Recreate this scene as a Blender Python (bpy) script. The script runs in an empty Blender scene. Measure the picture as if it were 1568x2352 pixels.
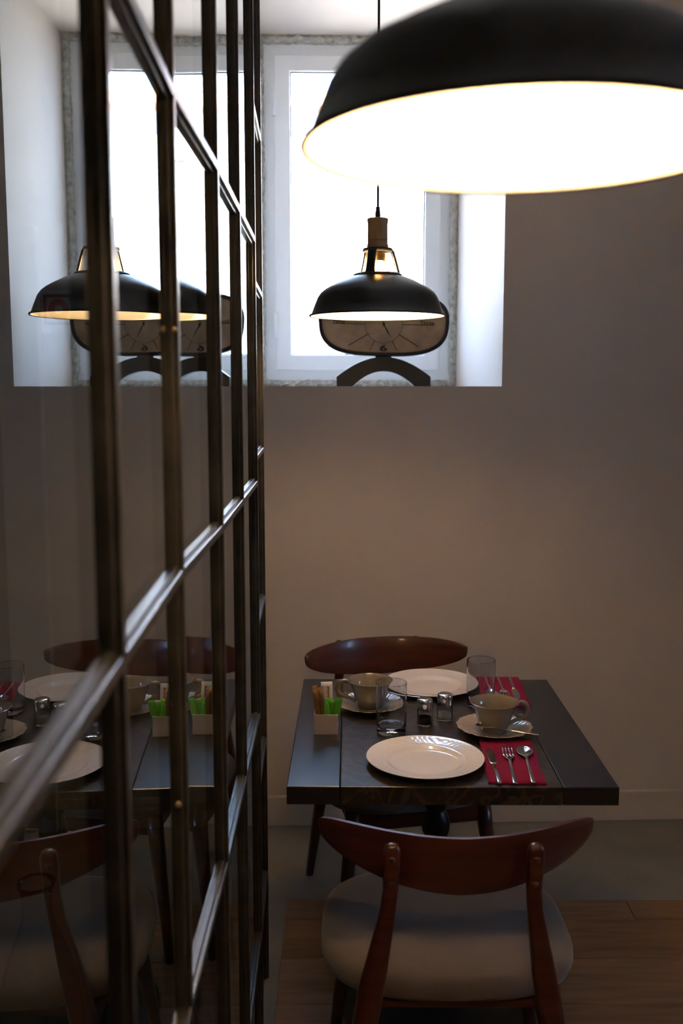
import bpy, bmesh, math, random
from mathutils import Vector, Matrix
random.seed(7)
R = math.radians
pi = math.pi
sc = bpy.context.scene
col = sc.collection

# ------------------------------------------------------------------ camera, world, lights, exposure
F = 2287.0; PITCH = R(7.13); CAMZ = 1.584
cd = bpy.data.cameras.new('camera'); cam = bpy.data.objects.new('camera', cd); col.objects.link(cam)
cam.location = (0, 0, CAMZ); cam.rotation_euler = (R(90) - PITCH, 0, 0)
cd.sensor_fit = 'VERTICAL'; cd.sensor_height = 36; cd.sensor_width = 24; cd.lens = 35
cd.clip_start = .02
cd.dof.use_dof = True; cd.dof.focus_distance = 2.45; cd.dof.aperture_fstop = 4.5
sc.camera = cam
w = bpy.data.worlds.new('sky'); sc.world = w; w.use_nodes = True
bg = w.node_tree.nodes['Background']
bg.inputs[0].default_value = (.42, .63, 1.0, 1); bg.inputs[1].default_value = 22.0
sd = bpy.data.lights.new('sun_offscreen', 'SUN'); sd.energy = 640; sd.angle = R(.53); sd.color = (1, .94, .85)
sun = bpy.data.objects.new('sun_offscreen', sd); col.objects.link(sun); sun.location = (-6, -8, 12)
sun.rotation_euler = Vector((.45, .75, -.62)).to_track_quat('-Z', 'Y').to_euler()     # from behind the house, onto the front across the street
sc.view_settings.view_transform = 'Standard'; sc.view_settings.look = 'None'
sc.view_settings.gamma = 1; sc.view_settings.use_curve_mapping = False
sc.view_settings.exposure = 0.0
LAMP_POWER = 4.0

# ------------------------------------------------------------------ helpers
def px2floor(x, y, z=0.0):
    """photo pixel -> point on the horizontal plane z"""
    a = PITCH + math.atan((y - 1176) / F)
    Y = (CAMZ - z) / math.tan(a)
    zc = Y * math.cos(PITCH) + (CAMZ - z) * math.sin(PITCH)
    return ((x - 784) / F * zc, Y)
def px_height(y, Y):
    return CAMZ - math.tan(PITCH + math.atan((y - 1176) / F)) * Y

MATS = {}
def mat(name, color, rough=.5, metal=0., spec=.5, var=0., scale=20., bump=0., bscale=60., coat=0., sheen=0., stretch=None, detail=4.):
    if name in MATS: return MATS[name]
    m = bpy.data.materials.new(name); m.use_nodes = True
    nt = m.node_tree; b = nt.nodes['Principled BSDF']
    b.inputs['Base Color'].default_value = (*color, 1)
    b.inputs['Roughness'].default_value = rough; b.inputs['Metallic'].default_value = metal
    b.inputs['Specular IOR Level'].default_value = spec
    b.inputs['Coat Weight'].default_value = coat; b.inputs['Coat Roughness'].default_value = .08
    b.inputs['Sheen Weight'].default_value = sheen
    tc = nt.nodes.new('ShaderNodeTexCoord'); mp = nt.nodes.new('ShaderNodeMapping')
    nt.links.new(tc.outputs['Object'], mp.inputs[0])
    if stretch: mp.inputs['Scale'].default_value = stretch
    if var:
        n = nt.nodes.new('ShaderNodeTexNoise'); n.inputs['Scale'].default_value = scale; n.inputs['Detail'].default_value = detail
        nt.links.new(mp.outputs[0], n.inputs['Vector'])
        r = nt.nodes.new('ShaderNodeValToRGB')
        lo = [max(0, c * (1 - var)) for c in color]; hi = [min(1, c * (1 + var)) for c in color]
        r.color_ramp.elements[0].color = (*lo, 1); r.color_ramp.elements[1].color = (*hi, 1)
        r.color_ramp.elements[0].position = .3; r.color_ramp.elements[1].position = .7
        nt.links.new(n.outputs['Fac'], r.inputs[0]); nt.links.new(r.outputs[0], b.inputs['Base Color'])
    if bump:
        n2 = nt.nodes.new('ShaderNodeTexNoise'); n2.inputs['Scale'].default_value = bscale; n2.inputs['Detail'].default_value = 5
        nt.links.new(mp.outputs[0], n2.inputs['Vector'])
        bp = nt.nodes.new('ShaderNodeBump'); bp.inputs['Strength'].default_value = bump; bp.inputs['Distance'].default_value = .01
        nt.links.new(n2.outputs['Fac'], bp.inputs['Height']); nt.links.new(bp.outputs[0], b.inputs['Normal'])
    MATS[name] = m
    return m

def pane_mat(name, tint=(1, 1, 1), ior=1.5):
    """flat glass: reflects by Fresnel (both faces together) on the way in, lets the rest through"""
    m = bpy.data.materials.new(name); m.use_nodes = True; nt = m.node_tree; nt.nodes.clear()
    N = nt.nodes.new; L = nt.links.new
    out = N('ShaderNodeOutputMaterial'); mix = N('ShaderNodeMixShader'); tr = N('ShaderNodeBsdfTransparent')
    gl = N('ShaderNodeBsdfGlossy'); gl.inputs['Roughness'].default_value = 0.0
    gl.inputs['Color'].default_value = (.97, 1, .99, 1)
    tr.inputs[0].default_value = (*tint, 1)
    fr = N('ShaderNodeFresnel'); fr.inputs[0].default_value = ior
    geo = N('ShaderNodeNewGeometry')
    a = N('ShaderNodeMath'); a.operation = 'MULTIPLY'; a.inputs[1].default_value = 2; L(fr.outputs[0], a.inputs[0])
    b = N('ShaderNodeMath'); b.operation = 'ADD'; b.inputs[1].default_value = 1; L(fr.outputs[0], b.inputs[0])
    c = N('ShaderNodeMath'); c.operation = 'DIVIDE'; L(a.outputs[0], c.inputs[0]); L(b.outputs[0], c.inputs[1])
    inv = N('ShaderNodeMath'); inv.operation = 'SUBTRACT'; inv.inputs[0].default_value = 1; L(geo.outputs['Backfacing'], inv.inputs[1])
    d = N('ShaderNodeMath'); d.operation = 'MULTIPLY'; L(c.outputs[0], d.inputs[0]); L(inv.outputs[0], d.inputs[1])
    L(d.outputs[0], mix.inputs[0]); L(tr.outputs[0], mix.inputs[1]); L(gl.outputs[0], mix.inputs[2]); L(mix.outputs[0], out.inputs[0])
    MATS[name] = m
    return m

def glass_mat(name, color=(1, 1, 1), rough=0.):
    m = bpy.data.materials.new(name); m.use_nodes = True
    b = m.node_tree.nodes['Principled BSDF']
    b.inputs['Base Color'].default_value = (*color, 1); b.inputs['Roughness'].default_value = rough
    b.inputs['Transmission Weight'].default_value = 1; b.inputs['IOR'].default_value = 1.48
    MATS[name] = m
    return m

def emit_mat(name, color, s):
    m = bpy.data.materials.new(name); m.use_nodes = True
    b = m.node_tree.nodes['Principled BSDF']
    b.inputs['Base Color'].default_value = (.9, .9, .9, 1)
    b.inputs['Emission Color'].default_value = (*color, 1); b.inputs['Emission Strength'].default_value = s
    MATS[name] = m
    return m

class MB:
    def __init__(s): s.v = []; s.f = []; s.sm = []
    def add(s, v, f, smooth=False):
        n = len(s.v); s.v += [tuple(p) for p in v]; s.f += [tuple(i + n for i in q) for q in f]; s.sm += [smooth] * len(f); return s
    def box(s, x0, x1, y0, y1, z0, z1, M=None):
        v = [Vector(p) for p in ((x0,y0,z0),(x1,y0,z0),(x1,y1,z0),(x0,y1,z0),(x0,y0,z1),(x1,y0,z1),(x1,y1,z1),(x0,y1,z1))]
        if M: v = [M @ p for p in v]
        return s.add(v, [(0,3,2,1),(4,5,6,7),(0,1,5,4),(1,2,6,5),(2,3,7,6),(3,0,4,7)])
    def lathe(s, prof, n=48, c=(0,0,0), rad=None, smooth=True):
        """prof: list of (r,z); closed at the ends where r is 0"""
        v = []; f = []
        m = len(prof)
        for j, (r, z) in enumerate(prof):
            for i in range(n):
                t = 2 * pi * i / n
                rr = r if rad is None else rad(r, z, t, j)[0]
                zz = z if rad is None else rad(r, z, t, j)[1]
                v.append((c[0] + rr * math.cos(t), c[1] + rr * math.sin(t), c[2] + zz))
        for j in range(m - 1):
            for i in range(n):
                a = j * n + i; b = j * n + (i + 1) % n
                f.append((a, b, b + n, a + n))
        return s.add(v, f, smooth)
    def tube(s, pts, rad, n=10, cap=True, flat=1.0, smooth=True):
        pts = [Vector(p) for p in pts]
        rr = rad if isinstance(rad, (list, tuple)) else [rad] * len(pts)
        v = []; f = []; up = None
        for k, p in enumerate(pts):
            d = (pts[min(k + 1, len(pts) - 1)] - pts[max(k - 1, 0)]).normalized()
            if up is None:
                up = Vector((0, 0, 1)) if abs(d.z) < .9 else Vector((0, 1, 0))
            sx = d.cross(up).normalized(); up = sx.cross(d).normalized()
            for i in range(n):
                t = 2 * pi * i / n
                v.append(p + sx * rr[k] * math.cos(t) + up * rr[k] * flat * math.sin(t))
        m = len(pts)
        for j in range(m - 1):
            for i in range(n):
                a = j * n + i; b = j * n + (i + 1) % n
                f.append((a, b, b + n, a + n))
        if cap:
            f.append(tuple(range(n - 1, -1, -1))); f.append(tuple((m - 1) * n + i for i in range(n)))
        return s.add(v, f, smooth)
    def sweep(s, rings, close=True, cap=True, smooth=True):
        """rings: lists of equal length, each a closed loop"""
        n = len(rings[0]); v = [p for r in rings for p in r]; f = []
        for j in range(len(rings) - 1):
            for i in range(n):
                a = j * n + i; b = j * n + (i + 1) % n
                f.append((a, b, b + n, a + n))
        if cap:
            f.append(tuple(range(n - 1, -1, -1))); f.append(tuple((len(rings) - 1) * n + i for i in range(n)))
        return s.add(v, f, smooth)
    def prism(s, poly, y0, y1, smooth=False):
        """poly in (x,z), extruded along y"""
        n = len(poly)
        v = [(x, y0, z) for x, z in poly] + [(x, y1, z) for x, z in poly]
        f = [tuple(range(n)), tuple(range(2 * n - 1, n - 1, -1))] + [(i, i + n, (i + 1) % n + n, (i + 1) % n) for i in range(n)]
        return s.add(v, f, smooth)
    def mesh(s, name, recalc=True):
        me = bpy.data.meshes.new(name); me.from_pydata(s.v, [], s.f); me.update()
        me.polygons.foreach_set('use_smooth', s.sm)
        bm = bmesh.new(); bm.from_mesh(me); bmesh.ops.remove_doubles(bm, verts=bm.verts, dist=1e-6)
        if recalc: bmesh.ops.recalc_face_normals(bm, faces=bm.faces)
        bm.to_mesh(me); bm.free()
        return me
    def build(s, name, m, parent=None, loc=(0,0,0), rz=0, bevel=0, seg=2, recalc=True, sub=0, autosmooth=True):
        o = bpy.data.objects.new(name, s.mesh(name, recalc)); col.objects.link(o)
        o.data.materials.append(m); o.location = loc; o.rotation_euler = (0, 0, rz)
        if parent: o.parent = parent
        if bevel:
            b = o.modifiers.new('bevel', 'BEVEL'); b.width = bevel; b.segments = seg; b.limit_method = 'ANGLE'; b.angle_limit = R(35)
        if sub:
            u = o.modifiers.new('sub', 'SUBSURF'); u.levels = sub; u.render_levels = sub
        return o
def sharp(o, ang=40):
    o.data.set_sharp_from_angle(angle=R(ang)); return o
def tag(o, label=None, cat=None, group=None, kind=None):
    if label: o['label'] = label
    if cat: o['category'] = cat
    if group: o['group'] = group
    if kind: o['kind'] = kind
    return o
def empty(name, loc=(0,0,0), rz=0):
    o = bpy.data.objects.new(name, None); col.objects.link(o); o.location = loc; o.rotation_euler = (0, 0, rz); o.empty_display_size = .05
    return o
def copy_tree(o, parent=None, loc=None, rz=None, label=None):
    c = o.copy(); col.objects.link(c); c.parent = parent
    if loc is not None: c.location = loc
    if rz is not None: c.rotation_euler = (0, 0, rz)
    if label: c['label'] = label
    for ch in o.children: copy_tree(ch, c)
    return c
def text_obj(name, body, size, m, parent, loc, rot, sx=1.0, bold=0.0, align='CENTER'):
    cu = bpy.data.curves.new(name, 'FONT'); cu.body = body; cu.size = size; cu.extrude = .0004; cu.offset = bold
    cu.align_x = align; cu.align_y = 'CENTER'; cu.materials.append(m)
    t = bpy.data.objects.new(name, cu); col.objects.link(t)
    me = bpy.data.meshes.new_from_object(t.evaluated_get(bpy.context.evaluated_depsgraph_get()))
    bpy.data.objects.remove(t); me.name = name
    for v in me.vertices: v.co.x *= sx
    o = bpy.data.objects.new(name, me); col.objects.link(o); o.parent = parent; o.location = loc; o.rotation_euler = rot
    return o

# ------------------------------------------------------------------ materials
plaster = mat('white_plaster', (.62, .54, .475), .85, bump=.06, bscale=40, var=.03, scale=3)
ceil_m = mat('ceiling_paint', (.72, .70, .68), .9)
skirt_m = mat('skirting_paint', (.62, .54, .475), .6)
concrete = mat('polished_concrete', (.20, .185, .165), .38, var=.18, scale=5, bump=.03, bscale=30)
steel = mat('blackened_steel', (.045, .04, .036), .34, metal=.55, spec=.6, var=.35, scale=25, bump=.05, bscale=90)
brass = mat('brass_screw', (.55, .36, .16), .3, metal=1)
glassp = pane_mat('partition_glass', (.60, .62, .61), 1.9)
glassw = pane_mat('window_glass', (.96, .98, .98))
clear = glass_mat('clear_glass')
walnut = mat('dark_red_walnut', (.055, .014, .009), .32, spec=.5, var=.35, scale=6, coat=.2, stretch=(1, 1, 9))
seat_m = mat('grey_beige_fabric', (.115, .088, .078), .95, var=.07, scale=260, bump=.25, bscale=420, sheen=.3)
blackm = mat('black_enamel', (.012, .011, .011), .36, spec=.5)
lampwhite = mat('white_enamel', (.9, .88, .84), .4)
oakh = mat('pale_wood_handle', (.34, .20, .085), .5, var=.25, scale=9, stretch=(6, 6, 1))
pvc = mat('white_window_frame', (.93, .94, .95), .35)
chrome = mat('polished_steel', (.78, .77, .75), .12, metal=1)
porcelain = mat('cream_porcelain', (.86, .78, .73), .14, spec=.5, coat=.3)
stoneware = mat('taupe_stoneware', (.20, .165, .13), .16, spec=.5, coat=.3)
saucer_m = mat('beige_glazed_saucer', (.37, .305, .25), .14, spec=.5, coat=.3)
burgundy = mat('burgundy_linen', (.17, .009, .034), .95, spec=.1, var=.1, scale=300, bump=.2, bscale=500)
iron = mat('cast_iron', (.015, .014, .014), .42, metal=.4, bump=.08, bscale=60)
brassl = mat('brass_socket', (.45, .27, .09), .35, metal=1)
cordm = mat('black_cord', (.012, .012, .012), .6)

def stone_mat():
    m = mat('rough_stone', (.46, .45, .40), .95, var=.35, scale=45, bump=.6, bscale=70)
    return m
stonem = stone_mat()

# ------------------------------------------------------------------ setting: floor, walls, ceiling
XL, XR, YB, ZT = -3.0, 2.7, -2.6, 3.25
WALL0 = Vector((0, 3.473, 0)); WROT = R(2.2)
WM = Matrix.Translation(WALL0) @ Matrix.Rotation(WROT, 4, 'Z')     # wall frame: x along the wall, y into it
def wl(X, Y=None):      # room X on the wall plane -> wall x
    return X / math.cos(WROT)

floor = MB().box(XL, XR + .8, YB, 4.4, -.2, 0).build('floor', concrete); tag(floor, kind='structure')
ceiling = MB().box(XL, XR + .8, YB, 4.4, ZT, ZT + .2).build('ceiling', ceil_m); tag(ceiling, kind='structure')
WIN = dict(x0=wl(-.275), x1=wl(.558), z0=1.588, z1=2.96)           # opening at the wall face
WIB = dict(x0=wl(-.303), x1=wl(.470), z0=1.588, z1=2.905)          # opening at the stone surround
DEP = .50
def wall_back():
    a, b = WIN, WIB
    L_, R_ = XL - .2, XR + 1.0
    b_ = MB()
    fr = [(a['x0'], 0, a['z0']), (a['x1'], 0, a['z0']), (a['x1'], 0, a['z1']), (a['x0'], 0, a['z1'])]
    ou = [(L_, 0, -.1), (R_, 0, -.1), (R_, 0, ZT + .1), (L_, 0, ZT + .1)]
    inn = [(b['x0'], DEP, b['z0']), (b['x1'], DEP, b['z0']), (b['x1'], DEP, b['z1']), (b['x0'], DEP, b['z1'])]
    end = [(x, DEP + .16, z) for x, _, z in inn]
    oe = [(x, DEP + .16, z) for x, _, z in ou]
    v = ou + fr + inn + end + oe
    q = []
    for i in range(4):
        j = (i + 1) % 4
        q.append((i, j, 4 + j, 4 + i)); q.append((4 + i, 4 + j, 8 + j, 8 + i)); q.append((8 + i, 8 + j, 12 + j, 12 + i))
        q.append((12 + i, 12 + j, 16 + j, 16 + i)); q.append((16 + i, 16 + j, j, i))
    b_.add(v, q)
    o = b_.build('wall_back', plaster)
    o.matrix_world = WM
    return tag(o, kind='structure')
wb = wall_back()
sk = MB().box(XL, XR + .8, -.014, .01, 0, .113).build('baseboard_back', skirt_m, bevel=.004); sk.matrix_world = WM; tag(sk, kind='structure')
# right wall with a window of its own (outside the frame to the right)
def wall_hole(name, x, y0, y1, z0, z1, th):
    ou = [(YB - .2, -.1), (4.6, -.1), (4.6, ZT + .1), (YB - .2, ZT + .1)]
    inn = [(y0, z0), (y1, z0), (y1, z1), (y0, z1)]
    v = [(x, a, c) for a, c in ou] + [(x, a, c) for a, c in inn] + [(x + th, a, c) for a, c in inn] + [(x + th, a, c) for a, c in ou]
    q = []
    for i in range(4):
        j = (i + 1) % 4
        q += [(i, j, 4 + j, 4 + i), (4 + i, 4 + j, 8 + j, 8 + i), (8 + i, 8 + j, 12 + j, 12 + i), (12 + i, 12 + j, j, i)]
    return tag(MB().add(v, q).build(name, plaster), kind='structure')
RW = (1.5, 1.95, 1.25, 1.95)
wall_hole('wall_right', XR, *RW, .4)
tag(MB().box(XL - .2, XL, YB - .2, 4.6, -.1, ZT + .1).build('wall_left', plaster), kind='structure')
tag(MB().box(XL - .2, XR + .2, YB - .2, YB, -.1, ZT + .1).build('wall_front', plaster), kind='structure')

# floor planks: boards across the room, from the concrete border at the wall to behind the camera
def plank_mat(i):
    base = [(.205, .105, .052), (.175, .088, .043), (.225, .118, .06)][i]
    m = mat('oak_plank_%d' % i, base, .36, var=.3, scale=5, bump=.05, bscale=30, stretch=(1, 9, 9), detail=7)
    return m
pm = [plank_mat(i) for i in range(3)]
PX0, PX1 = -.168, XR
y = 2.917; row = 0
meshes = {}
while y > YB + .05:
    h = .117 if row == 0 else .205
    h = min(h, y - YB)
    x = PX0; k = 0
    first = [1.05, 1.75, .6, 1.4][row % 4]
    while x < PX1 - .05:
        ln = first if k == 0 else 1.9
        ln = min(ln, PX1 - x)
        key = (round(ln, 3), round(h, 3), (row + k) % 3)
        if key not in meshes:
            mb = MB().box(0, ln - .002, -h + .002, 0, -.004, .006)
            meshes[key] = mb.mesh('plank'); meshes[key].materials.append(pm[key[2]])
        o = bpy.data.objects.new('plank', meshes[key]); col.objects.link(o); o.location = (x, y, 0); o.parent = floor
        bv = o.modifiers.new('bevel', 'BEVEL'); bv.width = .0015; bv.segments = 1
        x += ln; k += 1
    y -= h; row += 1

# window in the back wall: stone surround, frame, sash, pane
def rough_ring(x0, x1, z0, z1, wd, y0, y1, step=.015, jag=.003):
    b = MB(); rnd = random.Random(3)
    def loop(x0, x1, z0, z1):
        p = []
        nx = int((x1 - x0) / step); nz = int((z1 - z0) / step)
        p += [(x0 + (x1 - x0) * i / nx, z0) for i in range(nx)] + [(x1, z0 + (z1 - z0) * i / nz) for i in range(nz)]
        p += [(x1 - (x1 - x0) * i / nx, z1) for i in range(nx)] + [(x0, z1 - (z1 - z0) * i / nz) for i in range(nz)]
        return p
    A = loop(x0, x1, z0, z1); n = len(A)
    cx, cz = (x0 + x1) / 2, (z0 + z1) / 2
    hx, hz = (x1 - x0) / 2, (z1 - z0) / 2
    def inset(p, d): return (cx + (p[0] - cx) * (hx - d) / hx, cz + (p[1] - cz) * (hz - d) / hz)
    rings = []
    for (d, yy, j) in ((-.01, y1, 0), (-.002, y0, .2), (wd * .35, y0 - .004, .5), (wd * .8, y0 - .002, 1), (wd, y1, 1)):
        ring = []
        for p in A:
            q = inset(p, d + rnd.uniform(-1, 1) * jag * j)
            ring.append((q[0], yy + rnd.uniform(-.004, .004) * (j > 0), q[1]))
        rings.append(ring)
    b.sweep(rings, cap=False, smooth=False)
    return b
st = rough_ring(WIB['x0'], WIB['x1'], WIB['z0'], WIB['z1'], .028, DEP - .012, DEP + .04).build('trim_1', stonem)
st.matrix_world = WM; tag(st, kind='structure')
def frame_ring(b, x0, x1, z0, z1, t, y0, y1, steps=()):
    o_ = [(x0, z0), (x1, z0), (x1, z1), (x0, z1)]; i_ = [(x0 + t, z0 + t), (x1 - t, z0 + t), (x1 - t, z1 - t), (x0 + t, z1 - t)]
    v = [(x, y0, z) for x, z in o_] + [(x, y0, z) for x, z in i_] + [(x, y1, z) for x, z in i_] + [(x, y1, z) for x, z in o_]
    q = []
    for i in range(4):
        j = (i + 1) % 4
        q += [(i, j, 4 + j, 4 + i), (4 + i, 4 + j, 8 + j, 8 + i), (8 + i, 8 + j, 12 + j, 12 + i), (12 + i, 12 + j, j, i)]
    return b.add(v, q)
window1 = empty('window_1'); window1.matrix_world = WM; tag(window1, kind='structure')
fx0, fx1, fz0, fz1 = WIB['x0'] + .020, WIB['x1'] - .020, WIB['z0'] + .018, WIB['z1'] - .020
frame_ring(MB(), fx0, fx1, fz0, fz1, .048, DEP + .015, DEP + .085).build('window_frame', pvc, window1, bevel=.004)
sash = frame_ring(MB(), fx0 + .044, fx1 - .044, fz0 + .044, fz1 - .044, .062, DEP + .002, DEP + .07).build('sash', pvc, window1, bevel=.006)
gask = mat('black_gasket', (.02, .02, .022), .5)
frame_ring(MB(), fx0 + .104, fx1 - .104, fz0 + .104, fz1 - .104, .006, DEP + .012, DEP + .03).build('gasket', gask, sash)
MB().box(fx0 + .105, fx1 - .105, DEP + .022, DEP + .03, fz0 + .105, fz1 - .105).build('pane', glassw, window1)
hz = (fz0 + fz1) / 2
for zz in (fz0 + .22, fz1 - .22):
    MB().tube([(fx0 + .046, DEP - .002, zz - .05), (fx0 + .046, DEP - .002, zz + .05)], .009, 10).build('hinge', pvc, window1)
# right-hand window
window2 = empty('window_right_offscreen'); tag(window2, kind='structure')
MX = Matrix(((0, 1, 0, XR), (1, 0, 0, 0), (0, 0, 1, 0), (0, 0, 0, 1)))   # frame x -> room y
def swap(b): b.v = [tuple(MX @ Vector(p)) for p in b.v]; return b
swap(frame_ring(MB(), RW[0], RW[1], RW[2], RW[3], .06, .2, .28)).build('window_frame', pvc, window2)
swap(MB().box(RW[0] + .055, RW[1] - .055, .235, .243, RW[2] + .055, RW[3] - .055)).build('pane', glassw, window2)

# door and casing on the back wall, in the space behind the partition
door = empty('door_1'); door.matrix_world = WM; tag(door, kind='structure')
doorm = mat('dark_door_wood', (.05, .038, .03), .45, var=.2, scale=6, stretch=(6, 6, 1))
caspm = mat('casing_paint', (.55, .55, .55), .55)
MB().box(-1.95, -1.16, -.03, .01, 0, 2.05).build('door_leaf', doorm, door, bevel=.004)
MB().box(-1.16, -1.02, -.04, .01, 0, 2.12).build('casing', caspm, door, bevel=.006)
MB().box(-2.09, -1.95, -.04, .01, 0, 2.12).build('casing', caspm, door, bevel=.006)
MB().box(-1.95, -1.16, -.04, .01, 2.05, 2.12).build('casing', caspm, door, bevel=.006)

# ------------------------------------------------------------------ outside: facade across the street
fac = empty('house_facade', (0, 13.0, -3.2)); tag(fac, 'pale rendered house front across the street seen through the window', 'building')
facm = mat('pale_render', (.80, .79, .77), .9, var=.05, scale=2)
darkw = mat('facade_glass', (.09, .11, .14), .15)
framew = mat('facade_frame', (.82, .84, .86), .5)
MB().box(-9, 9, 0, .5, 0, 8.2).build('wall', facm, fac)
for (x, z) in ((-1.75, 5.0), (.1, 5.05), (2.0, 5.0), (-3.8, 5.0), (-1.75, 7.1), (.1, 7.1), (2.0, 7.1), (-3.8, 7.1)):
    wn = frame_ring(MB(), x - .36, x + .36, z - .6, z + .6, .07, -.06, .05).build('window', framew, fac)
    MB().box(x - .30, x + .30, -.015, .01, z - .54, z + .54).build('pane', darkw, wn)
    MB().box(x - .03, x + .03, -.05, .0, z - .54, z + .54).build('bar', framew, wn)
roofm = mat('terracotta', (.35, .16, .09), .8)
MB().box(-9.2, 9.2, -.35, .9, 8.2, 8.35).build('eaves', roofm, fac)
gr = MB().box(-14, 14, 4.6, 14, -3.4, -3.2).build('ground', mat('street_asphalt', (.25, .25, .25), .9)); tag(gr, kind='structure')

# ------------------------------------------------------------------ glass and steel partition
part = empty('glass_partition', (-.19, 1.5, 0))
tag(part, 'tall black steel grid partition glazed with clear panes beside the table', 'partition')
bars = [(-.1665, .385), (-.1805, .756), (-.193, 1.125), (-.191, 1.495), (-.1945, 1.847), (-.199, 2.215), (-.2085, 2.52)]
ZS = [.0, .302, .836, 1.372, 1.902, 2.434, 2.966]
RAILS = [.302, .836, 1.372, 1.902, 2.434, 2.966]
PTOP = 3.25
px, py = part.location.x, part.location.y
def local(b): b.v = [(v[0] - px, v[1] - py, v[2]) for v in b.v]; return b
FRONT, BACK = .0125, .021
for i, (bx, by) in enumerate(bars):
    if i == 0: d = Vector((bars[1][0] - bx, bars[1][1] - by))
    elif i == len(bars) - 1: d = Vector((bx - bars[i-1][0], by - bars[i-1][1]))
    else: d = Vector((bars[i+1][0] - bars[i-1][0], bars[i+1][1] - bars[i-1][1]))
    d.normalize()
    M = Matrix(((d.y, d.x, 0, bx), (-d.x, d.y, 0, by), (0, 0, 1, 0), (0, 0, 0, 1)))
    b = MB()
    b.box(-BACK, FRONT, -.006, .006, 0, PTOP, M)                 # flat bar
    bo = local(b).build('mullion', steel, part, bevel=.0015)
    b = MB(); b.box(-.0065, .0065, -.0115, .0115, 0, PTOP, M)    # glazing rebate along the middle
    local(b).build('rebate', steel, bo, bevel=.001)
for i in range(len(bars) - 1):
    a = Vector((*bars[i], 0)); c = Vector((*bars[i+1], 0)); d = (c - a); L_ = d.length; d.normalize()
    M = Matrix(((d.y, d.x, 0, a.x), (-d.x, d.y, 0, a.y), (0, 0, 1, 0), (0, 0, 0, 1)))
    rails = RAILS if i < 5 else [.30] + [px_height(q, 2.40) for q in (1735, 1395, 1040, 668, 290)] + [2.6, 2.98]
    lev = [0.0] + list(rails) + [PTOP]
    for z in rails:
        b = MB(); b.box(-BACK, FRONT, .004, L_ - .004, z - .006, z + .006, M)
        ro = local(b).build('transom', steel, part, bevel=.0015)
        b = MB(); b.box(-.0065, .0065, .0055, L_ - .0055, z - .0115, z + .0115, M)
        local(b).build('rebate', steel, ro, bevel=.001)
    for z0, z1 in zip(lev[:-1], lev[1:]):
        b = MB(); b.box(-.002, .002, .005, L_ - .005, z0 + .004, z1 - .004, M)
        local(b).build('glass_pane', glassp, part)
for (k, zz, dx) in ((2, 1.648, .007), (2, 1.648, -.004), (2, 1.10, .002)):
    bx, by = bars[k]
    b = MB().lathe([(0, .003), (.003, .0026), (.0042, .001), (.0042, 0), (0, 0)], 14)
    b.v = [(v[0] + bx + dx, by - .0065 - (0 if abs(dx) > .0065 else .005) - v[2], v[1] + zz) for v in b.v]
    local(b).build('screw', brass, part)

# ------------------------------------------------------------------ table
TX, TY, TZ = .2375, 2.396, .75
table = empty('dining_table', (TX, TY, 0), R(-.5))
tag(table, 'square black two-seat dining table on a cast iron pedestal, laid for breakfast', 'table')
side_m = mat('black_tabletop', (.007, .007, .010), .28, spec=.75, bump=.04, bscale=300)
def centre_mat():
    m = mat('dark_brown_marbled_panel', (.022, .018, .015), .33, spec=.4, bump=.04, bscale=200)
    nt = m.node_tree; b = nt.nodes['Principled BSDF']
    tc = nt.nodes.new('ShaderNodeTexCoord')
    n = nt.nodes.new('ShaderNodeTexNoise'); n.inputs['Scale'].default_value = 9; n.inputs['Detail'].default_value = 9; n.inputs['Distortion'].default_value = 2.2
    nt.links.new(tc.outputs['Object'], n.inputs['Vector'])
    r = nt.nodes.new('ShaderNodeValToRGB')
    e = r.color_ramp.elements
    e[0].position = .42; e[0].color = (.010, .009, .009, 1); e[1].position = .56; e[1].color = (.016, .012, .010, 1)
    x = e.new(.5); x.color = (.055, .040, .028, 1)
    nt.links.new(n.outputs['Fac'], r.inputs[0]); nt.links.new(r.outputs[0], b.inputs['Base Color'])
    return m
cen_m = centre_mat()
hw, hd, th = .35, .39, .04
s0, s1 = -.237, .232
MB().box(-hw, s0 - .0006, -hd, hd, TZ - th, TZ).build('side_board', side_m, table, bevel=.002)
MB().box(s0 + .0006, s1 - .0006, -hd, hd, TZ - th, TZ - .0003).build('centre_board', cen_m, table, bevel=.0015)
MB().box(s1 + .0006, hw, -hd, hd, TZ - th, TZ).build('side_board', side_m, table, bevel=.002)
MB().box(-.2, .2, -.2, .2, TZ - th - .018, TZ - th).build('mounting_plate', iron, table, bevel=.003)
prof = [(0, 0), (.235, 0), (.24, .006), (.236, .014), (.20, .024), (.12, .038), (.06, .052), (.042, .07), (.034, .10), (.026, .13), (.024, .30), (.022, .455),
        (.028, .462), (.034, .475), (.036, .492), (.034, .51), (.027, .524), (.024, .53), (.03, .54), (.03, .552), (.0225, .56), (.022, .66), (.032, .675), (.034, .693), (0, .693)]
sharp(MB().lathe(prof, 40).build('pedestal', iron, table), 35)

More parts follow.
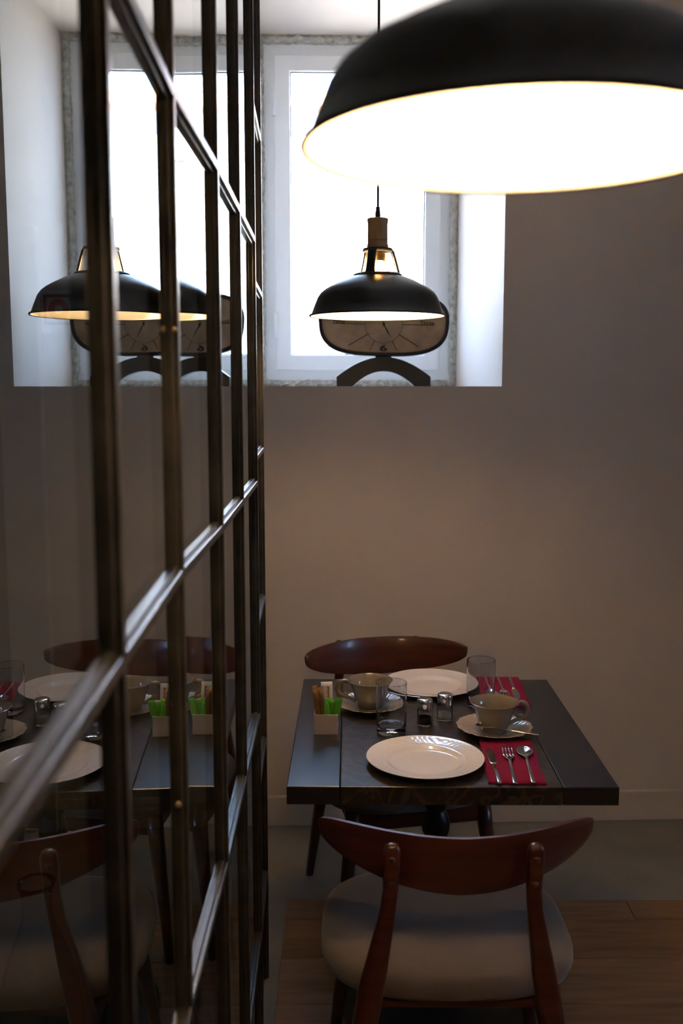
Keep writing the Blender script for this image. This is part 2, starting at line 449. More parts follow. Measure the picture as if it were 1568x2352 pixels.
# ------------------------------------------------------------------ chairs
def make_chair():
    root = empty('dining_chair')
    # crest: lens-shaped curved board
    b = MB(); n = 56; HW = .262
    rings = []
    def yc(x, z): return -.285 + .118 * (x / HW) ** 2 - (z - .72) * .16
    prev = None
    for i in range(n + 1):
        u = -1 + 2 * i / n
        u = math.sin(u * pi / 2) if abs(u) > 0 else 0
        x = HW * u
        e = math.sqrt(max(0, 1 - u * u))
        zt = .785 - .022 * (1 - e) ** 1.5 - .004 * (1 - abs(u))
        h = .016 * min(1, (e * 6)) + .100 * e
        zb = zt - max(h, .004)
        t = .0085 * (0.35 + .65 * min(1, e * 2.5))
        ring = []
        K = 6
        prof_ = []
        for k in range(K + 1):
            z = zb + (zt - zb) * k / K
            prof_.append((-1, z, 1 - .55 * (abs(2 * k / K - 1) ** 8)))
        for k in range(K, -1, -1):
            z = zb + (zt - zb) * k / K
            prof_.append((1, z, 1 - .55 * (abs(2 * k / K - 1) ** 8)))
        ddx = .236 * x / HW / HW
        nl = math.sqrt(1 + ddx * ddx)
        for s, z, f in prof_:
            ring.append((x - s * t * f * ddx / nl, yc(x, z) + s * t * f / nl, z))
        rings.append(ring)
    b.sweep(rings)
    sharp(b.build('backrest', walnut, root, bevel=0), 50)
    # rear posts run on as rear legs
    for s in (-1, 1):
        b = MB(); rg = []
        for (z, x, y, wx, wy) in ((0, .232, -.285, .012, .013), (.15, .214, -.268, .0155, .017), (.30, .193, -.262, .020, .021), (.42, .172, -.262, .0245, .022), (.50, .158, -.266, .023, .018),
                                  (.58, .144, -.274, .018, .0135), (.64, .134, -.283, .0145, .0115), (.68, .130, -.288, .0142, .011), (.74, .129, -.2985, .0155, .0115), (.762, .1285, -.302, .0155, .0115),
                                  (.771, .1285, -.3025, .012, .009), (.7755, .1285, -.3025, .006, .0045)):
            cx, cy = s * x, y
            rg.append([(cx + wx * math.copysign(abs(math.cos(t)) ** .6, math.cos(t)), cy + wy * math.copysign(abs(math.sin(t)) ** .6, math.sin(t)), z) for t in [2 * pi * k / 20 for k in range(20)]])
        b.sweep(rg)
        lg = b.build('rear_leg', walnut, root)
        for zz in (.748, .697):
            c = MB().lathe([(0, .0035), (.004, .003), (.0062, .001), (.0065, 0), (.0065, -.004)], 14)
            yy = -.3115 if zz > .72 else -.302
            c.v = [(v[0] + s * .129, yy - v[2], v[1] + zz) for v in c.v]
            c.build('plug', walnut, lg)
    # front legs
    for s in (-1, 1):
        b = MB().tube([(s * .242, .225, 0), (s * .222, .205, .16), (s * .198, .182, .33), (s * .19, .175, .41)], [.0115, .0165, .022, .023], 16)
        b.build('front_leg', walnut, root)
    # seat frame
    MB().box(-.185, .185, .165, .187, .352, .412).build('apron', walnut, root, bevel=.004)
    MB().box(-.16, .16, -.20, -.18, .39, .410).build('apron', walnut, root, bevel=.004)
    for s in (-1, 1):
        b = MB()
        pts = [(s * .172, -.25), (s * .19, .18)]
        dx, dy = pts[1][0] - pts[0][0], pts[1][1] - pts[0][1]
        b.add([(pts[0][0] - .011, pts[0][1], .355), (pts[0][0] + .011, pts[0][1], .355), (pts[1][0] + .011, pts[1][1], .355), (pts[1][0] - .011, pts[1][1], .355),
               (pts[0][0] - .011, pts[0][1], .412), (pts[0][0] + .011, pts[0][1], .412), (pts[1][0] + .011, pts[1][1], .412), (pts[1][0] - .011, pts[1][1], .412)],
              [(0,3,2,1),(4,5,6,7),(0,1,5,4),(1,2,6,5),(2,3,7,6),(3,0,4,7)])
        b.build('side_rail', walnut, root, bevel=.004)
    # upholstered seat
    b = MB(); N = 72
    def outline(t, k):
        c, s = math.cos(t), math.sin(t)
        e = .62 if s < 0 else .52
        X = .262 * math.copysign(abs(c) ** .66, c); Y = .225 * math.copysign(abs(s) ** e, s)
        X *= 1 - .05 * (Y / .225 > 0) * (Y / .225) ** 2 - .04 * (Y < 0) * (Y / .225) ** 2
        return X * k, Y * k + .005
    rings = []
    for (k, z) in ((0.0, .408), (.80, .408), (.92, .406), (.975, .414), (1.0, .43), (.997, .443), (.975, .456), (.93, .465), (.85, .471), (.7, .476), (.5, .479), (.25, .480), (0.0, .4805)):
        ring = []
        for i in range(N):
            X, Y = outline(2 * pi * i / N, max(k, .001))
            ring.append((X, Y, z + (.012 * (Y / .225) ** 2 * (1 if Y > 0 else .3)) * 0 ))
        rings.append(ring)
    b.sweep(rings, cap=True)
    b.build('seat', seat_m, root)
    return root
chair = make_chair()
chair.location = (.219, 1.995, 0)
tag(chair, 'walnut chair with grey seat pushed under the table, its curved back turned outward', 'chair', 'chairs at the table')
copy_tree(chair, None, (.182, 2.865, 0), R(192.3), 'walnut chair standing between the table and the back wall, facing the room')

# ------------------------------------------------------------------ pendant lamps
bulb_m = emit_mat('lit_bulb', (1.0, .63, .29), LAMP_POWER / .012)
def make_lamp():
    root = empty('pendant_lamp')
    RR = .16
    out = [(1.0, 0), (.985, .02), (.93, .155), (.885, .265), (.84, .33), (.76, .395), (.66, .45), (.53, .515), (.42, .558), (.36, .58)]
    prof = [(r * RR, z * RR) for r, z in out]
    # outer skin with a rolled rim
    o = MB().lathe([(RR - .002, -.001), (RR + .0015, -.0018), (RR + .0025, .0005), (RR + .001, .003), (RR - .0035, .0045)] + prof[2:], 96).build('shade', blackm, root)
    inner = [(r - .0018, z - .0012) for r, z in prof]; inner[0] = (RR - .0015, -.0005)
    MB().lathe(inner, 96).build('shade_lining', lampwhite, root)
    # collar ring around the open neck
    z0 = .58 * RR
    sharp(MB().lathe([(.050, z0 - .004), (.0585, z0 - .003), (.0585, z0 + .002), (.054, z0 + .0055), (.046, z0 + .0065), (.046, z0 - .002), (.050, z0 - .004)], 64).build('collar', blackm, root), 40)
    zt = z0 + .058
    for k in range(3):
        a = R(-112) + k * 2 * pi / 3
        d = Vector((math.cos(a), math.sin(a), 0)); t = Vector((-d.y, d.x, 0))
        b = MB(); rg = []
        for (r, z, wd) in ((.050, z0, .013), (.0475, z0 + .012, .0105), (.040, z0 + .04, .0095), (.0345, z0 + .056, .0105), (.031, zt + .002, .011)):
            p = d * r + Vector((0, 0, z))
            rg.append([p + t * wd + d * .0035, p - t * wd + d * .0035, p - t * wd - d * .003, p + t * wd - d * .003])
        b.sweep(rg, smooth=False); b.build('arm', blackm, root, bevel=.001)
    sharp(MB().lathe([(0, zt - .002), (.0345, zt - .002), (.036, zt + .001), (.0345, zt + .005), (.027, zt + .007), (0, zt + .007)], 48).build('cap_plate', blackm, root), 40)
    hz = zt + .007
    sharp(MB().lathe([(0, hz), (.0245, hz), (.0255, hz + .004), (.0235, hz + .009), (.0235, hz + .017), (.0242, hz + .018), (.0235, hz + .0195), (.0232, hz + .052), (.0245, hz + .061), (.0248, hz + .0655), (.023, hz + .067), (0, hz + .067)], 40).build('wooden_handle', oakh, root), 40)
    sharp(MB().lathe([(0, hz + .066), (.0062, hz + .066), (.0062, hz + .082), (.005, hz + .084), (.005, hz + .093), (.0015, hz + .095), (0, hz + .095)], 20).build('cord_grip', blackm, root), 40)
    top = 3.25 - LAMPZ
    MB().tube([(0, 0, hz + .09), (.0006, 0, hz + .4), (0, 0, top)], .0028, 8).build('cord', cordm, root)
    MB().lathe([(0, top - .03), (.03, top - .028), (.05, top - .012), (.052, top), (0, top)], 32).build('ceiling_rose', blackm, root)
    # socket and bulb
    sharp(MB().lathe([(0, zt - .002), (.017, zt - .002), (.019, zt - .01), (.019, zt - .024), (.0135, zt - .028), (0, zt - .028)], 28).build('socket', brassl, root), 40)
    zb = zt - .027
    MB().lathe([(.0125, zb + .004), (.0135, zb - .008), (.020, zb - .022), (.0265, zb - .036), (.0285, zb - .048), (.0265, zb - .06), (.019, zb - .071), (.009, zb - .0765), (0, zb - .0775)], 32).build('bulb', bulb_m, root)
    return root
LAMPZ = 1.752
lamp = make_lamp(); lamp.location = (.085, 2.40, LAMPZ)
tag(lamp, 'small-looking black pendant lamp hanging over the laid table before the window', 'pendant lamp', 'black pendant lamps')
lamp['label'] = 'black dome pendant lamp hanging over the laid table, in front of the clock'
copy_tree(lamp, None, (.131, .752, 1.756), R(20), 'black dome pendant lamp with glowing white inside, beside the steel partition, away from the table')

# ------------------------------------------------------------------ clock on the sill
face_m = mat('aged_clock_face', (.42, .29, .18), .55, var=.28, scale=14, detail=8)
ink = mat('clock_ink', (.02, .017, .015), .6); ink2 = mat('faded_ink', (.06, .05, .04), .6)
clock_black = mat('clock_black', (.012, .013, .015), .4, bump=.04, bscale=120)
CY = 3.64
clock = empty('mantel_clock', (.1505, CY, 1.588), R(1.0))
tag(clock, 'retro black-framed mantel clock with an aged face on an arched foot, on the window sill', 'clock')
A, B = .2335, .112
CZ = .2195
def tv(t, k=1.0, dk=0):
    c, s = math.cos(t), math.sin(t)
    zz = math.copysign(abs(s) ** .74, s); xx = math.copysign(abs(c) ** .60, c) * (1 + .035 * zz)
    return ((A - dk) * xx * k, (B - dk) * zz * k)
N = 96; ts = [2 * pi * i / N for i in range(N)]
b = MB(); rg = []
for (dk, y) in ((.014, -.030), (.008, -.038), (.001, -.037), (0, -.03), (0, .028), (.006, .034), (.03, .036)):
    rg.append([(tv(t, 1, dk)[0], y, tv(t, 1, dk)[1]) for t in ts])
b.sweep(rg, cap=False); b.f.append(tuple(range(6 * N, 7 * N))); b.sm.append(False)
body = sharp(b.build('case', clock_black, clock, (0, 0, CZ)), 50)
body.rotation_euler = (0, R(1.0), 0)
b = MB(); b.add([(tv(t, 1, .009)[0], -.031, tv(t, 1, .009)[1]) for t in ts], [tuple(range(N))])
b.sweep([[(tv(t, 1, .009)[0], -.031, tv(t, 1, .009)[1]) for t in ts], [(tv(t, 1, .009)[0], -.026, tv(t, 1, .009)[1]) for t in ts]], cap=False)
face = b.build('dial', face_m, clock, (0, 0, CZ)); face.rotation_euler = (0, R(1.0), 0)
FYk = -.0314
def seg(x0, z0, x1, z1, wd, name, m, yy=FYk):
    d = Vector((x1 - x0, 0, z1 - z0)).normalized(); nn = Vector((-d.z, 0, d.x)) * wd / 2
    p = [Vector((x0, yy, z0)), Vector((x1, yy, z1))]
    v = [p[0] - nn, p[0] + nn, p[1] + nn, p[1] - nn]; o3 = Vector((0, .0006, 0))
    v = v + [q + o3 for q in v]
    MB().add(v, [(0,1,2,3),(7,6,5,4),(0,4,5,1),(1,5,6,2),(2,6,7,3),(3,7,4,0)]).build(name, m, face)
SC = 3.6 / F
for sx in (-1, 1):
    seg(sx * 41 * SC, 0, sx * 115 * SC, 0, .0026, 'hour_line', ink)
    for sz in (-1, 1):
        seg(sx * 33 * SC, sz * 21 * SC, sx * 80 * SC, sz * 49 * SC, .0030, 'hour_line', ink)
        seg(sx * 20 * SC, sz * 37 * SC, sx * 31 * SC, sz * 58 * SC, .0024, 'hour_line', ink)
b = MB()
for k in range(90):
    t = 2 * pi * k / 90; r = 42 * SC
    c = Vector((r * math.cos(t), FYk, r * math.sin(t))); u = Vector((math.cos(t), 0, math.sin(t))) * .0024; n_ = Vector((-math.sin(t), 0, math.cos(t))) * .0009
    v = [c - u - n_, c + u - n_, c + u + n_, c - u + n_]
    b.add(v + [q + Vector((0, .0006, 0)) for q in v], [(0,1,2,3),(7,6,5,4),(0,4,5,1),(1,5,6,2),(2,6,7,3),(3,7,4,0)])
tag(b.build('minute_track', ink2, face), kind='stuff')
text_obj('numeral', '6', .030, ink, face, (0, FYk, -54 * SC), (R(90), 0, 0), 1.75, .0011)
text_obj('lettering', 'Three', .0185, ink, face, (115 * SC, FYk, 4.6 * SC), (R(90), 0, 0), 1.15, .0003, 'RIGHT')
text_obj('lettering', 'Nine', .0185, ink, face, (-115 * SC, FYk, 4.6 * SC), (R(90), 0, 0), 1.15, .0003, 'LEFT')
def hand(name, ang, ln, wd):
    d = Vector((math.sin(ang), 0, math.cos(ang))); n_ = Vector((d.z, 0, -d.x))
    pts = [d * -.010 + n_ * wd * .5, d * -.010 - n_ * wd * .5, d * ln * .5 - n_ * wd, d * ln, d * ln * .5 + n_ * wd]
    v = [p + Vector((0, -.0335, 0)) for p in pts] + [p + Vector((0, -.0328, 0)) for p in pts]
    MB().add(v, [(0,1,2,3,4),(9,8,7,6,5)] + [(i, i + 5, (i + 1) % 5 + 5, (i + 1) % 5) for i in range(5)]).build(name, ink, face)
hand('hour_hand', R(151.5), .056, .0026); hand('minute_hand', R(2), .075, .0018)
c = MB().lathe([(0, .0045), (.003, .004), (.0048, .002), (.0048, -.003)], 20); c.v = [(v[0], -.033 - v[2], v[1]) for v in c.v]; c.build('pivot', ink, face)
# arched foot
fo = []
n = 24
for i in range(n + 1):
    u = -1 + 2 * i / n
    fo.append((.169 * u, .034 + .071 * (1 - abs(u) ** 1.9)))
inn = [(.112 * u, .054 * (1 - abs(u) ** 2.0)) for u in [1 - 2 * i / n for i in range(n + 1)]]
poly = fo + [(.169, 0)] + inn + [(-.169, 0)]
# build as quads between outer and inner curves
b = MB(); top_ = [( .169 * (-1 + 2*i/n), .034 + .071 * (1 - abs(-1 + 2*i/n) ** 1.9)) for i in range(n+1)]
bot_ = []
for i in range(n + 1):
    u = -1 + 2 * i / n; x = .169 * u
    bot_.append((x, .054 * (1 - (x / .112) ** 2) if abs(x) < .112 else 0.0))
rg = [[(tx, -.036, tz), (tx, .036, tz), (bx_, .036, bz), (bx_, -.036, bz)] for (tx, tz), (bx_, bz) in zip(top_, bot_)]
b.sweep(rg, smooth=False); b.build('arched_foot', clock_black, clock, bevel=.002)
MB().box(-.028, .028, -.012, .012, .100, .112).build('neck', clock_black, clock)

# ------------------------------------------------------------------ tableware
def relief_plate():
    Rp = .131
    prof = [(0, .0035), (.03, .0033), (.06, .0033), (.072, .0036), (.078, .0050), (.083, .0085), (.086, .0105), (.088, .0112), (.090, .0116), (.0925, .0121), (.095, .0126), (.100, .0136),
            (.105, .0146), (.110, .0156), (.115, .0165), (.120, .0174), (.125, .0183), (.1285, .0192), (.1305, .0198), (.1315, .0190), (.1305, .0175), (.125, .0155), (.11, .0125), (.09, .0082), (.08, .002), (.072, 0), (0, 0)]
    def rad(r, z, t, j):
        if j < 22:
            if .0885 < r < .0935: z = z + .0006 * math.sin(t * 72) ** 2
            if .099 < r < .1215: z = z + .00035 * (math.sin(t * 47 + math.sin(t * 8) * 3) * math.sin(r * 950) + .8 * math.sin(t * 83 - math.sin(t * 12) * 4) * math.sin(r * 600 + t * 4))
        return r, z
    return MB().lathe(prof, 288, rad=rad)
plate = relief_plate().build('dinner_plate', porcelain)
X, Y = px2floor(976, 1737, .768)
plate.location = (X, Y, TZ); tag(plate, 'cream dinner plate with embossed rim in front of the tucked-in chair, beside the cutlery', 'plate', 'dinner plates')
plate['label'] = 'cream embossed dinner plate laid beside the clearly visible knife, fork and spoon'
X, Y = px2floor(989, 1567, .768)
copy_tree(plate, None, (X, Y, TZ), R(70), 'cream embossed dinner plate on the window side, between a cup and a tall glass')

def make_saucer():
    prof = [(0, .003), (.022, .003), (.027, .0042), (.031, .004), (.040, .0055), (.052, .0085), (.062, .0115), (.070, .014), (.077, .0163), (.083, .0182), (.0885, .0198), (.091, .0197), (.0895, .0182), (.075, .0130), (.055, .0065), (.036, .0005), (.032, 0), (0, 0)]
    def rad(r, z, t, j):
        if r > .06:
            k = (r - .06) / .031
            sc_ = abs(math.sin(t * 8)) ** .6
            r = r * (1 + .045 * k * (sc_ - .5))
            if j < 11: z = z + .0010 * k * (math.sin(t * 48) * .7 + math.sin(t * 16 + r * 500))
        return r, z
    return MB().lathe(prof, 256, rad=rad).build('saucer', saucer_m)
def make_cup(s):
    root = empty('coffee_cup')
    prof = [(0, .004), (.020, .004), (.0265, .006), (.0315, .012), (.036, .022), (.0405, .036), (.0455, .05), (.0515, .062), (.0575, .0695), (.0605, .0725), (.0618, .0735), (.0620, .0722),
            (.0600, .0700), (.0590, .0690)]
    outer = [(0, 0), (.026, 0), (.0295, .001), (.0310, .004), (.0335, .009), (.0372, .017), (.0415, .029), (.0445, .041), (.0475, .053), (.0515, .0625), (.0560, .0690), (.0590, .0722), (.0597, .0738), (.0583, .0744),
             (.0560, .0722), (.0500, .0650), (.0450, .0545), (.0420, .042), (.039, .030), (.0345, .018), (.029, .0105), (.018, .007), (0, .0065)]
    sharp(MB().lathe(outer, 72).build('cup_body', stoneware, root), 60)
    b = MB()
    pts = [(.055, 0, .066), (.066, 0, .0685), (.076, 0, .066), (.083, 0, .058), (.0855, 0, .048), (.082, 0, .038), (.074, 0, .031), (.066, 0, .0275), (.056, 0, .0245), (.047, 0, .020), (.040, 0, .0165), (.033, 0, .0165)]
    rr = [.0045, .0058, .0064, .0062, .006, .006, .0056, .0054, .0052, .005, .005, .0045]
    def cat(p, m=4):
        o = []
        P = [Vector(q) for q in p]
        for i in range(len(P) - 1):
            p0, p1, p2, p3 = P[max(i-1, 0)], P[i], P[i+1], P[min(i+2, len(P)-1)]
            for k in range(m):
                t = k / m
                o.append(.5 * ((2*p1) + (p2-p0)*t + (2*p0-5*p1+4*p2-p3)*t*t + (3*p1-p0-3*p2+p3)*t**3))
        o.append(P[-1]); return o
    cp = cat(pts); cr = [rr[min(i // 4, len(rr) - 2)] * (1 - (i % 4) / 4) + rr[min(i // 4 + 1, len(rr) - 1)] * (i % 4) / 4 for i in range(len(cp))]
    b.tube(cp, cr, 14); b.build('handle', stoneware, root)
    b = MB().tube(cat([(.080, 0, .036), (.083, 0, .030), (.079, 0, .026), (.073, 0, .027)]), .0042, 10); b.build('curl', stoneware, root)
    b = MB().tube(cat([(.064, 0, .0275), (.060, 0, .033), (.066, 0, .036), (.070, 0, .033)]), .0036, 10); b.build('curl', stoneware, root)
    return root
sau = make_saucer()
X1, Y1 = px2floor(1135, 1669, TZ + .015); sau.location = (X1, Y1, TZ)
tag(sau, 'scalloped beige saucer holding a teaspoon, near the fork and spoon', 'saucer', 'scalloped saucers')
X2, Y2 = px2floor(853, 1615, TZ + .015)
copy_tree(sau, None, (X2, Y2, TZ), R(25), 'scalloped beige saucer next to the box of sachets')
cup = make_cup(1); cup.location = (X1 - .001, Y1 + .004, TZ + .0035); cup.rotation_euler = (0, 0, R(8))
tag(cup, 'taupe coffee cup on the saucer with the teaspoon, handle toward the bare table end', 'cup', 'taupe coffee cups')
copy_tree(cup, None, (X2 - .004, Y2 + .004, TZ + .0035), R(176), 'taupe coffee cup behind the clear tumbler, handle toward the box of sachets')

def make_tumbler():
    h, r = .126, .0375
    outer = [(0, 0), (.030, 0), (.0335, .0012), (.0352, .004), (r - .001, .02), (r - .0005, .06), (r, h - .004), (r, h - .001), (r - .0006, h), (r - .0013, h - .0006), (r - .0013, h - .004), (r - .0018, .06), (r - .0022, .030), (.0335, .020), (.030, .0165), (.020, .0150), (0, .0145)]
    return sharp(MB().lathe(outer, 64).build('tumbler', clear, recalc=False), 20)
tum = make_tumbler()
X, Y = px2floor(898, 1682, TZ); tum.location = (X, Y, TZ + .0002)
tag(tum, 'clear straight-sided tumbler between the pepper shaker and the box of sachets', 'glass', 'clear tumblers')
X, Y = px2floor(1103, 1622, TZ)
copy_tree(tum, None, (X, Y, TZ + .0002), 0, 'clear straight-sided tumbler behind the cup with the teaspoon')

pepper_m = mat('ground_pepper', (.05, .032, .02), .95, var=.4, scale=400); salt_m = mat('salt', (.8, .79, .78), .9, bump=.3, bscale=500)
def shaker(name, loc, label, cm, level):
    root = empty(name, loc)
    r = .0193
    sharp(MB().lathe([(0, 0), (r - .003, 0), (r - .0008, .001), (r, .003), (r, .043), (r - .0008, .044), (r - .0018, .0437), (r - .0022, .007), (r - .004, .0052), (0, .005)], 40).build('glass_body', clear, root, recalc=False), 20)
    MB().lathe([(0, .0056), (r - .0045, .0058), (r - .0030, .008), (r - .0030, level), (r * .5, level + .0025), (0, level + .003)], 32).build('contents', cm, root)
    sharp(MB().lathe([(r - .0012, .0425), (r + .0004, .0425), (r + .0006, .0635), (r - .0004, .0668), (r - .003, .0688), (r - .010, .0697), (0, .0700)], 40).build('chrome_cap', chrome, root), 60)
    tag(root, label, name.replace('_', ' '))
    return root
X, Y = px2floor(975, 1666, TZ); shaker('pepper_shaker', (X, Y, TZ + .0002), 'small glass pepper shaker with chrome cap beside the salt', pepper_m, .022)
X, Y = px2floor(1021, 1654, TZ); shaker('salt_shaker', (X, Y, TZ + .0002), 'small glass salt shaker with chrome cap, white salt inside', salt_m, .020)

# caddy with sachets
KX, KY = px2floor(748.5, 1688, TZ); KY += .036
cad_m = mat('cream_ceramic_box', (.50, .40, .33), .35)
caddy = MB()
w2, d2, hh, t_ = .029, .036, .050, .0035
caddy.add([(-w2,-d2,0),(w2,-d2,0),(w2,d2,0),(-w2,d2,0),(-w2,-d2,hh),(w2,-d2,hh),(w2,d2,hh),(-w2,d2,hh),
           (-w2+t_,-d2+t_,t_),(w2-t_,-d2+t_,t_),(w2-t_,d2-t_,t_),(-w2+t_,d2-t_,t_),(-w2+t_,-d2+t_,hh),(w2-t_,-d2+t_,hh),(w2-t_,d2-t_,hh),(-w2+t_,d2-t_,hh)],
          [(0,3,2,1),(0,1,5,4),(1,2,6,5),(2,3,7,6),(3,0,4,7),(8,9,10,11),(8,12,13,9),(9,13,14,10),(10,14,15,11),(11,15,12,8),(4,5,13,12),(5,6,14,13),(6,7,15,14),(7,4,12,15)])
cb = caddy.build('sachet_box', cad_m, None, (KX, KY, TZ), R(-1), bevel=.0012)
tag(cb, 'small square cream ceramic box filled with sugar sticks and green sachets', 'box')
brownp = mat('brown_sugar_paper', (.20, .095, .032), .7, var=.3, scale=60, stretch=(1, 1, .3)); greenp = mat('green_sachet_paper', (.09, .36, .015), .5, var=.15, scale=80)
whitep = mat('white_sachet_paper', (.62, .64, .66), .6); redp = mat('red_print', (.5, .03, .03), .6); bluep = mat('blue_print', (.1, .2, .4), .6)
def sachet(name, bx, by, tilt_x, tilt_y, twist, wd, ln, th, m, label, cat, group):
    b = MB(); rg = []
    for k in range(11):
        z = ln * k / 10
        f = min(1, min(k, 10 - k) / 2.0); tt = .0004 + th * f
        rg.append([(wd/2, -tt*.25, z), (wd*.3, -tt, z), (-wd*.3, -tt, z), (-wd/2, -tt*.25, z), (-wd/2, tt*.25, z), (-wd*.3, tt, z), (wd*.3, tt, z), (wd/2, tt*.25, z)])
    b.sweep(rg)
    o = b.build(name, m, None, (KX + bx, KY + by, TZ + .0045)); o.rotation_euler = (R(tilt_x), R(tilt_y), R(twist))
    return tag(o, label, cat, group)
for (bx, by, tx, ty, tw, ln) in ((-.012, -.022, 3, -9, 15, .108), (-.007, -.013, 2, -11, -10, .114), (-.004, -.023, 2, -7, 40, .106), (.001, -.014, 0, -9, 10, .110), (-.014, -.005, -1, -8, 25, .108)):
    sachet('sugar_stick', bx, by, tx, ty, tw, .014, ln, .0055, brownp, 'narrow brown paper sugar stick leaning in the cream box', 'sugar stick', 'brown sugar sticks in the box')
for (bx, by, tx, ty, tw, ln) in ((.008, -.026, 4, -9, 5, .078), (.0115, -.018, 3, 3, -8, .078), (.0150, -.026, 3, 11, 12, .086), (.007, -.011, -2, -3, 0, .080)):
    sachet('green_sachet', bx, by, tx, ty, tw, .018, ln, .0022, greenp, 'bright green sweetener sachet standing in the cream box', 'sachet', 'green sachets in the box')
ws = sachet('white_sachet', .0035, .021, -6, -2, -4, .029, .108, .0022, whitep, 'white sugar sachet with red print standing behind the green sachets', 'sachet', None)
for k in range(5):
    MB().box(.001 + (k % 2) * .0012, .0065, -.0029, -.0024, .068 + k * .0062, .0722 + k * .0062).build('red_lettering', redp, ws)
MB().box(-.0105, -.0085, -.0027, -.0022, .060, .098).build('blue_stripe', bluep, ws)

# napkins and cutlery
def napkin(name, loc, rz, wd, ln, label, grp):
    b = MB(); nx, ny = 14, 24
    rnd = random.Random(5)
    def zt(x, y): return .0075 + .0007 * math.sin(x * 90 + y * 25) + .0005 * math.sin(y * 60)
    v = []; f = []
    for j in range(ny + 1):
        for i in range(nx + 1):
            x = -wd/2 + wd * i / nx; y = -ln/2 + ln * j / ny
            e = min(i, nx - i, 2) / 2 * min(j, ny - j, 2) / 2
            v.append((x + .0015 * math.sin(y * 40), y + .0012 * math.sin(x * 60), zt(x, y) * (.55 + .45 * e)))
    for j in range(ny):
        for i in range(nx):
            a = j * (nx + 1) + i; f.append((a, a + 1, a + nx + 2, a + nx + 1))
    b.add(v, f, True)
    # folded edge: skirt down to the table
    bor = [i for i in range(nx + 1)] + [j * (nx + 1) + nx for j in range(1, ny + 1)] + [ny * (nx + 1) + i for i in range(nx - 1, -1, -1)] + [j * (nx + 1) for j in range(ny - 1, 0, -1)]
    up_ = [v[i] for i in bor]; mid = [(p[0] * 1.006, p[1] * 1.003, p[2] * .5) for p in up_]; lo = [(p[0] * .998, p[1] * .999, 0) for p in up_]
    b.sweep([up_, mid, lo], cap=False)
    o = b.build(name, burgundy, None, loc, rz)
    return tag(o, label, 'napkin', grp)
def strip(sections, n=8):
    """sections: (y, halfwidth, z_mid, dish, thickness); dish lowers the middle of the section"""
    rg = []
    for (y, hw_, z, dish, th_) in sections:
        top = []; bot = []
        for i in range(n + 1):
            u = -1 + 2 * i / n
            zz = z + dish * (u * u)
            e = .35 + .65 * math.sqrt(max(0, 1 - u ** 4))
            top.append((hw_ * u, y, zz + th_ * e)); bot.append((hw_ * u, y, zz - th_ * e))
        rg.append(top + bot[::-1])
    return MB().sweep(rg)
def knife_mb():
    b = strip([(-.100, .0040, .003, 0, .0026), (-.098, .0052, .003, 0, .0030), (-.05, .0046, .003, 0, .0030), (.0, .0040, .003, 0, .0028), (.008, .0048, .0028, 0, .0016)])
    c = strip([(.006, .0042, .0028, 0, .0013), (.016, .0085, .0028, 0, .0009), (.05, .0095, .0028, 0, .0008), (.075, .0092, .0028, 0, .0007), (.092, .006, .0028, 0, .0006), (.1, .0012, .0028, 0, .0005)])
    return b.add(c.v, c.f, True)
def fork_mb():
    b = strip([(-.100, .0042, .002, 0, .0018), (-.098, .0052, .002, 0, .0022), (-.05, .0040, .0025, 0, .0022), (.0, .0030, .004, 0, .0020), (.02, .0030, .0065, 0, .0018), (.030, .0055, .007, .0004, .0014), (.038, .0105, .0065, .0010, .0011), (.048, .0122, .0055, .0012, .0010)])
    for k in range(4):
        x = -.0105 + .007 * k
        c = MB().tube([(x, .045, .0058 + .0009), (x * 1.02, .06, .0058), (x * 1.02, .075, .0066), (x, .088, .0088), (x * .97, .096, .0112)], [.0024, .0021, .0019, .0016, .0008], 8, flat=.6)
        b.add(c.v, c.f, True)
    return b
def spoon_mb(s=1.0):
    L0 = strip([(-.100, .0042, .002, 0, .0018), (-.098, .0052, .002, 0, .0022), (-.05, .0040, .0025, 0, .0022), (.0, .0030, .0045, 0, .0020), (.022, .0030, .0078, 0, .0019), (.034, .0042, .0080, .0002, .0017), (.040, .0080, .0066, .0018, .0011),
                (.048, .0130, .0044, .0042, .0009), (.058, .0172, .0026, .0062, .0008), (.068, .0190, .0020, .0070, .0008), (.078, .0182, .0024, .0066, .0008), (.088, .0150, .0042, .0048, .0008), (.095, .0096, .0066, .0024, .0008), (.0985, .004, .0084, .0004, .0008)], 14)
    L0.v = [(v[0] * s, v[1] * s, v[2] * s) for v in L0.v]
    return L0
def on_nap(px_, py_):
    X, Y = px2floor(px_, py_, TZ + .009); return Vector((X, Y))
def lay(mb, name, p_tip, p_end, label, cat, grp, z=TZ + .0062, half=.1):
    a = on_nap(*p_end); t = on_nap(*p_tip); d = t - a
    o = mb.build(name, chrome, None); o.rotation_euler = (0, 0, math.atan2(-d.x, d.y))
    c = a + d.normalized() * half
    o.location = (c.x, c.y, z)
    return tag(o, label, cat, grp)
A0 = px2floor(1120, 1803, TZ); A1 = px2floor(1253, 1803, TZ); A2 = px2floor(1222, 1700, TZ); A3 = px2floor(1100, 1708, TZ)
cx = sum(p[0] for p in (A0, A1, A2, A3)) / 4; cy = sum(p[1] for p in (A0, A1, A2, A3)) / 4
napkin('napkin', (cx, cy + .004, TZ), R(-4), .122, .262, 'burgundy folded napkin at the near table edge under knife, fork and spoon', 'burgundy napkins')['label'] = 'burgundy folded napkin beside the plate, under the brightly shining knife, fork and spoon'
k1 = lay(knife_mb(), 'knife', (1120, 1712), (1147, 1799), 'steel table knife on burgundy napkin, next to the plate', 'knife', 'front place cutlery')
f1 = lay(fork_mb(), 'fork', (1158, 1702), (1183, 1799), 'steel table fork on burgundy napkin, between knife and spoon', 'fork', 'front place cutlery')
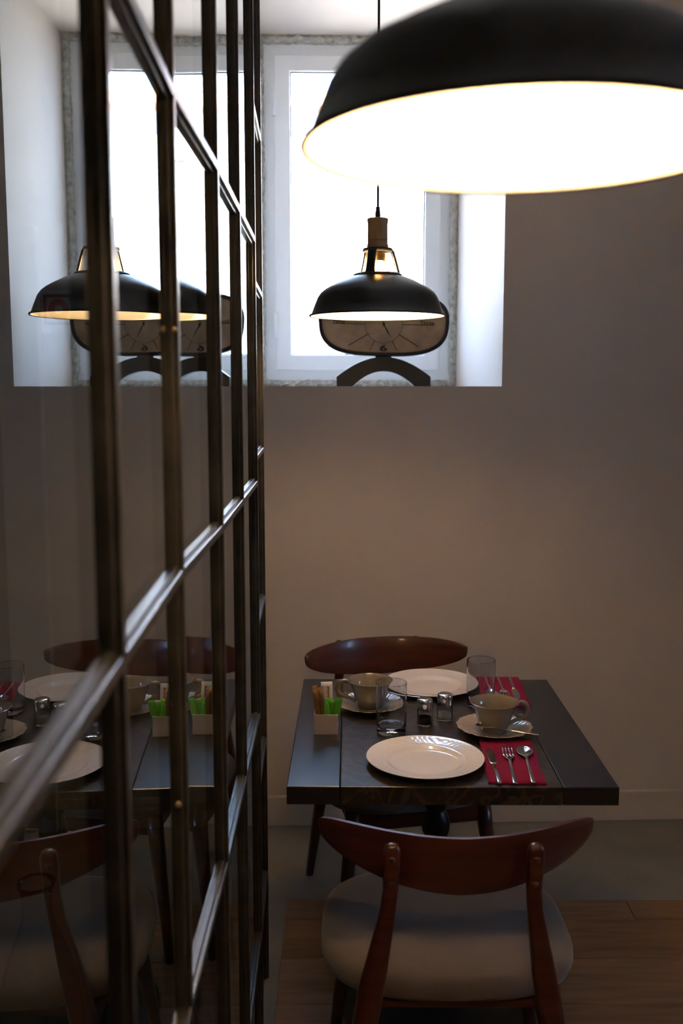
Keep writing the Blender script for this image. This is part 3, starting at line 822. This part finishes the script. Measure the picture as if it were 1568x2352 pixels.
s1_ = lay(spoon_mb(), 'table_spoon', (1195, 1703), (1225, 1797), 'steel table spoon on burgundy napkin, reflecting the lamp', 'spoon', 'front place cutlery')
B0 = px2floor(1150, 1588, TZ)
nb = copy_tree(bpy.data.objects['napkin'], None, (B0[0] + .003, B0[1] - .005, TZ), R(-3), 'burgundy folded napkin behind the tumbler, across the table by the wall side')
for (src, dx, nm) in ((k1, .032, 'steel table knife lying dark on the napkin behind the tumbler, outer end'), (f1, .0, 'steel table fork lying dark in the middle of the napkin behind the tumbler'), (s1_, -.034, 'steel table spoon on the napkin behind the tumbler, next to the plate')):
    copy_tree(src, None, (B0[0] + .003 + dx, B0[1] + .002, TZ + .0062), R(177), nm)['group'] = 'rear place cutlery'
# teaspoon on the right-hand saucer
ts_ = spoon_mb(.80).build('teaspoon', chrome)
pa = px2floor(1237, 1690, TZ + .024); pb = px2floor(1083, 1668, TZ + .0185)
va = Vector((pa[0], pa[1], TZ + .024)); vb = Vector((pb[0], pb[1], TZ + .0185)); d = (vb - va)
ts_.location = va + d.normalized() * .080
ts_.rotation_euler = (math.asin(d.normalized().z), 0, math.atan2(-d.x, d.y))
tag(ts_, 'steel teaspoon resting across the scalloped saucer in front of the cup', 'teaspoon')
X, Y = X2 + .070, Y2 + .040
t2 = copy_tree(ts_, None, (X, Y - .005, TZ + .024), R(100), 'steel teaspoon lying on the saucer behind the tumbler, by the sachet box side')
t2.rotation_euler = (R(-3), 0, R(62))

# ------------------------------------------------------------------ things behind the glass partition
sign = empty('wall_sign'); sign.matrix_world = WM @ Matrix.Translation((wl(-.957), -.004, 1.845))
sgw = mat('sign_white', (.85, .86, .83), .5); sgr = mat('sign_red', (.6, .02, .03), .5)
MB().box(-.063, .063, -.003, .004, -.08, .065).build('plate', sgw, sign, bevel=.001)
frame_ring(MB(), -.051, .051, -.051, .051, .009, -.0042, -.002).build('red_border', sgr, sign)
b = MB()
rg = []
for (r, y) in ((.0145, -.0026), (.0145, -.0044), (.0355, -.0044), (.0355, -.0026), (.0145, -.0026)):
    rg.append([(r * math.cos(2*pi*i/48), y, r * math.sin(2*pi*i/48)) for i in range(48)])
b.sweep(rg, cap=False, smooth=False); b.build('red_ring', sgr, sign)
tag(sign, 'white wall sign with a red ring inside a red square, beyond the partition', 'sign')

vase_glass = glass_mat('vase_glass', (.93, .97, .96))
prof = [(0, 0), (.11, 0), (.135, .01), (.150, .05), (.158, .13), (.155, .22), (.138, .30), (.105, .37), (.070, .42), (.055, .455), (.052, .49), (.058, .515), (.068, .53), (.066, .532), (.054, .516), (.047, .49), (.050, .455), (.064, .42), (.1, .367), (.132, .298), (.149, .22), (.152, .13), (.144, .053), (.128, .018), (.1, .012), (0, .012)]
vs = MB().lathe([(r_ * .6, z_) for r_, z_ in prof], 56).build('floor_vase', vase_glass, None, (-.655, 2.02, .0005), recalc=False)
tag(vs, 'large clear glass floor vase standing behind the glass partition', 'vase')
